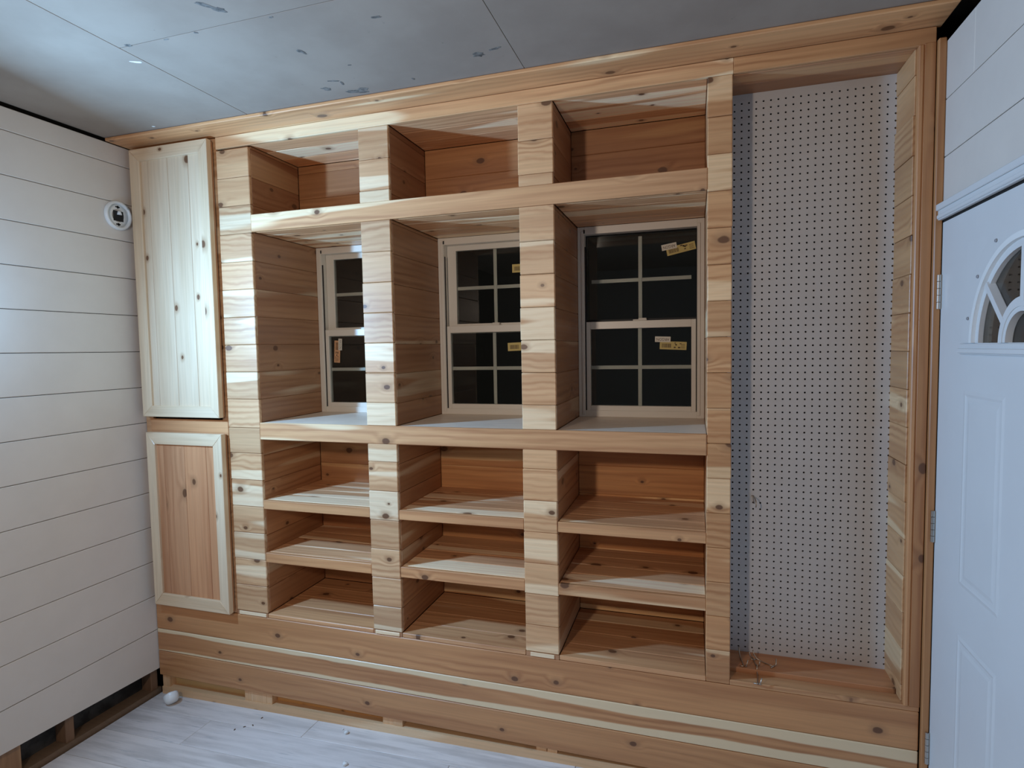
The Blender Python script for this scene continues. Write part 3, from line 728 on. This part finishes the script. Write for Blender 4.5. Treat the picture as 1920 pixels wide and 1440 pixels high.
# head casing over the door
cs = boxes('trim_3', [(RW - .014, RW + .001, DY1 - .06, .0, 2.096, 2.146), (RW - .020, RW - .0141, DY1 - .06, -.004, 2.126, 2.146), (RW - .0175, RW - .0141, DY1 - .06, -.004, 2.100, 2.112)], door_paint, None, bev=.002)
tag(cs, kind='structure')
boxes('door_stop', [(RW + .002, RW + .045, DY1 - .02, .0, 2.0885, 2.0958)], dark_gap, cs)
tag(boxes('trim_4', [(RW - .012, RW + .001, DY1 - .075, DY1 - .012, .06, 2.095)], door_paint, None, bev=.002), kind='structure')

# ------------------------------------------------------------------ round fixture base on the left wall
fx = empty('wall_fixture', (0, -.088, 2.376))
tag(fx, 'round white fixture base with square dark opening on the left shiplap wall', 'fixture')
RY = Matrix.Rotation(math.pi / 2, 4, 'Y')
lathe('rim', [(.068, .0005), (.069, .006), (.066, .014), (.060, .0165), (.055, .014), (.053, .008), (.053, .0005)], white_plastic, fx, RY, 48)
bp_ = lathe('base_plate', [(.030, .004), (.0535, .004), (.0535, .0015), (.030, .0015)], white_plastic, fx, RY, 48)
boxes('opening', [(.0042, .0050, -.088 - .024, -.088 + .026, 2.376 - .026, 2.376 + .022)], black_slot, fx)
for zz in (.040, -.041):
    boxes('screw_slot', [(.0042, .0052, -.088 - .012, -.088 + .010, 2.376 + zz - .003, 2.376 + zz + .003), (.0042, .0052, -.088 - .003, -.088 + .004, 2.376 + zz - .007, 2.376 + zz + .006)], black_slot, fx)
lathe('nub', [(0, .0), (.011, .0), (.006, .018), (0, .019)], white_plastic, fx, Matrix.Translation((.008, .004, .004)), 16)
tube('wire_clip', [(.018, -.075, 2.430), (.020, -.060, 2.424), (.019, -.047, 2.412)], .0018, white_plastic, fx)

# ------------------------------------------------------------------ peg hooks
def hook_on_board(x, z):
    h = empty('peg_hook', (x, YP, z)); tag(h, 'single wire peg hook hanging on the pegboard', 'hook')
    tube('hook_wire', [(x, YP + .003, z), (x, YP - .010, z + .001), (x + .004, YP - .030, z - .001), (x + .006, YP - .045, z - .010), (x + .007, YP - .050, z - .022), (x + .006, YP - .046, z - .031)], .0022, hook_metal, h)
    tube('back_tab', [(x - .006, YP - .0035, z + .003), (x, YP - .005, z), (x + .003, YP - .0035, z - .028)], .0022, hook_metal, h)
hook_on_board(2.768 + 3 * .0254, .511 + 24 * .0254)
ZN = BT + .0185
def loose_hook(x, y, z, a, lab, tip=0.0):
    h = empty('peg_hook', (x, y, z)); tag(h, lab, 'hook', 'loose peg hooks in the niche')
    ca, sa = math.cos(a), math.sin(a)
    def P(u, v, w_): return (x + u * ca - v * sa, y + u * sa + v * ca, z + w_ + .0024)
    tube('hook_wire', [P(-.040, 0, .002), P(-.020, 0, .0005), P(.010, 0, 0), P(.028, .002, .004 + tip), P(.040, .003, .016 + tip), P(.044, .003, .032 + tip)], .0022, hook_metal, h)
    tube('back_tab', [P(-.040, -.001, .002), P(-.043, -.010, .010), P(-.040, -.014, .028)], .0022, hook_metal, h)
    tube('cross_bar', [P(-.036, .014, .0005), P(-.036, -.012, .0005)], .0022, hook_metal, h)
loose_hook(2.800, .108, ZN, math.pi / 2 + .1, 'loose wire hook nearest the left edge of the niche floor')
loose_hook(2.848, .098, ZN, -math.pi / 2 + .15, 'loose wire hook in the middle of the small pile on the niche floor', .004)
loose_hook(2.880, .120, ZN, 2.5, 'loose wire hook at the right of the small pile on the niche floor')
loose_hook(2.849, .030, BT, math.pi / 2 - .1, 'loose wire hook lying forward on the front niche board')

# ------------------------------------------------------------------ floor litter
fz = floor_z(.14, -.06)
def cup():
    M4 = Matrix.Rotation(.75, 4, (.5, .85, 0)).inverted()
    r = empty('paper_cup', (.142, -.062, fz)); tag(r, 'small crumpled white cup lying on the floor in the left corner', 'cup')
    o = lathe('cup_body', [(0, .0), (.012, .0), (.020, .004), (.0255, .013), (.0275, .024), (.0262, .034), (.0240, .037), (.0222, .033), (.0235, .024), (.0205, .012), (.011, .005), (0, .004)], white_plastic, r, Matrix.Translation((0, 0, .0235)) @ M4 @ Matrix.Scale(1.25, 4) @ Matrix.Translation((0, 0, -.02)), 20)
    rr = random.Random(3)
    for v in o.data.vertices: v.co += Vector((rr.uniform(-.0015, .0015), rr.uniform(-.0015, .0015), rr.uniform(-.001, .001)))
    zmin = min(v.co.z for v in o.data.vertices)
    for v in o.data.vertices: v.co.z -= zmin
cup()
def crumb(x, y, s, seed, label):
    r = random.Random(seed); bm = bmesh.new(); bmesh.ops.create_icosphere(bm, subdivisions=1, radius=s)
    for v in bm.verts: v.co = Vector((v.co.x * r.uniform(.7, 1.3), v.co.y * r.uniform(.7, 1.3), v.co.z * r.uniform(.5, .9)))
    zm = min(v.co.z for v in bm.verts)
    for v in bm.verts: v.co.z -= zm
    me = bpy.data.meshes.new('plaster_crumb'); bm.to_mesh(me); bm.free(); me.materials.append(crumb_mat)
    o = link('plaster_crumb', me); o.location = (x, y, floor_z(x, y)); tag(o, label, 'crumb', 'white crumbs on the floor')
crumb(1.133, -.047, .011, 1, 'white plaster crumb lying just in front of the wooden base plate')
crumb(1.245, -.231, .013, 2, 'white plaster crumb on the grey floor farthest from the base plate')
crumb(1.100, -.026, .004, 3, 'tiny white speck right against the base plate')
def chip(x, y, seed, label):
    r = random.Random(seed); M4 = Matrix.Rotation(r.uniform(0, 6), 4, 'Z')
    vs = [M4 @ Vector(v) for v in ((-.006, -.002, 0), (.005, -.003, 0), (.007, .002, 0), (-.004, .003, 0), (-.004, -.001, .003), (.004, -.001, .004), (.004, .001, .003), (-.003, .002, .003))]
    o = mesh('wood_chip', vs, [(0, 1, 2, 3), (4, 5, 6, 7), (0, 1, 5, 4), (1, 2, 6, 5), (2, 3, 7, 6), (3, 0, 4, 7)], old_wood); o.location = (x, y, floor_z(x, y)); tint(o)
    tag(o, label, 'chip', 'dark chips on the floor')
for i, (x, y, lb) in enumerate(((.6107, -.152, 'dark wood chip, leftmost of the four on the grey floor'), (.6396, -.1241, 'dark wood chip, second from the left on the grey floor'), (.6696, -.1036, 'dark wood chip, third from the left on the grey floor'), (.6713, -.0458, 'dark wood chip closest to the base plate'))):
    chip(x, y, i, lb)
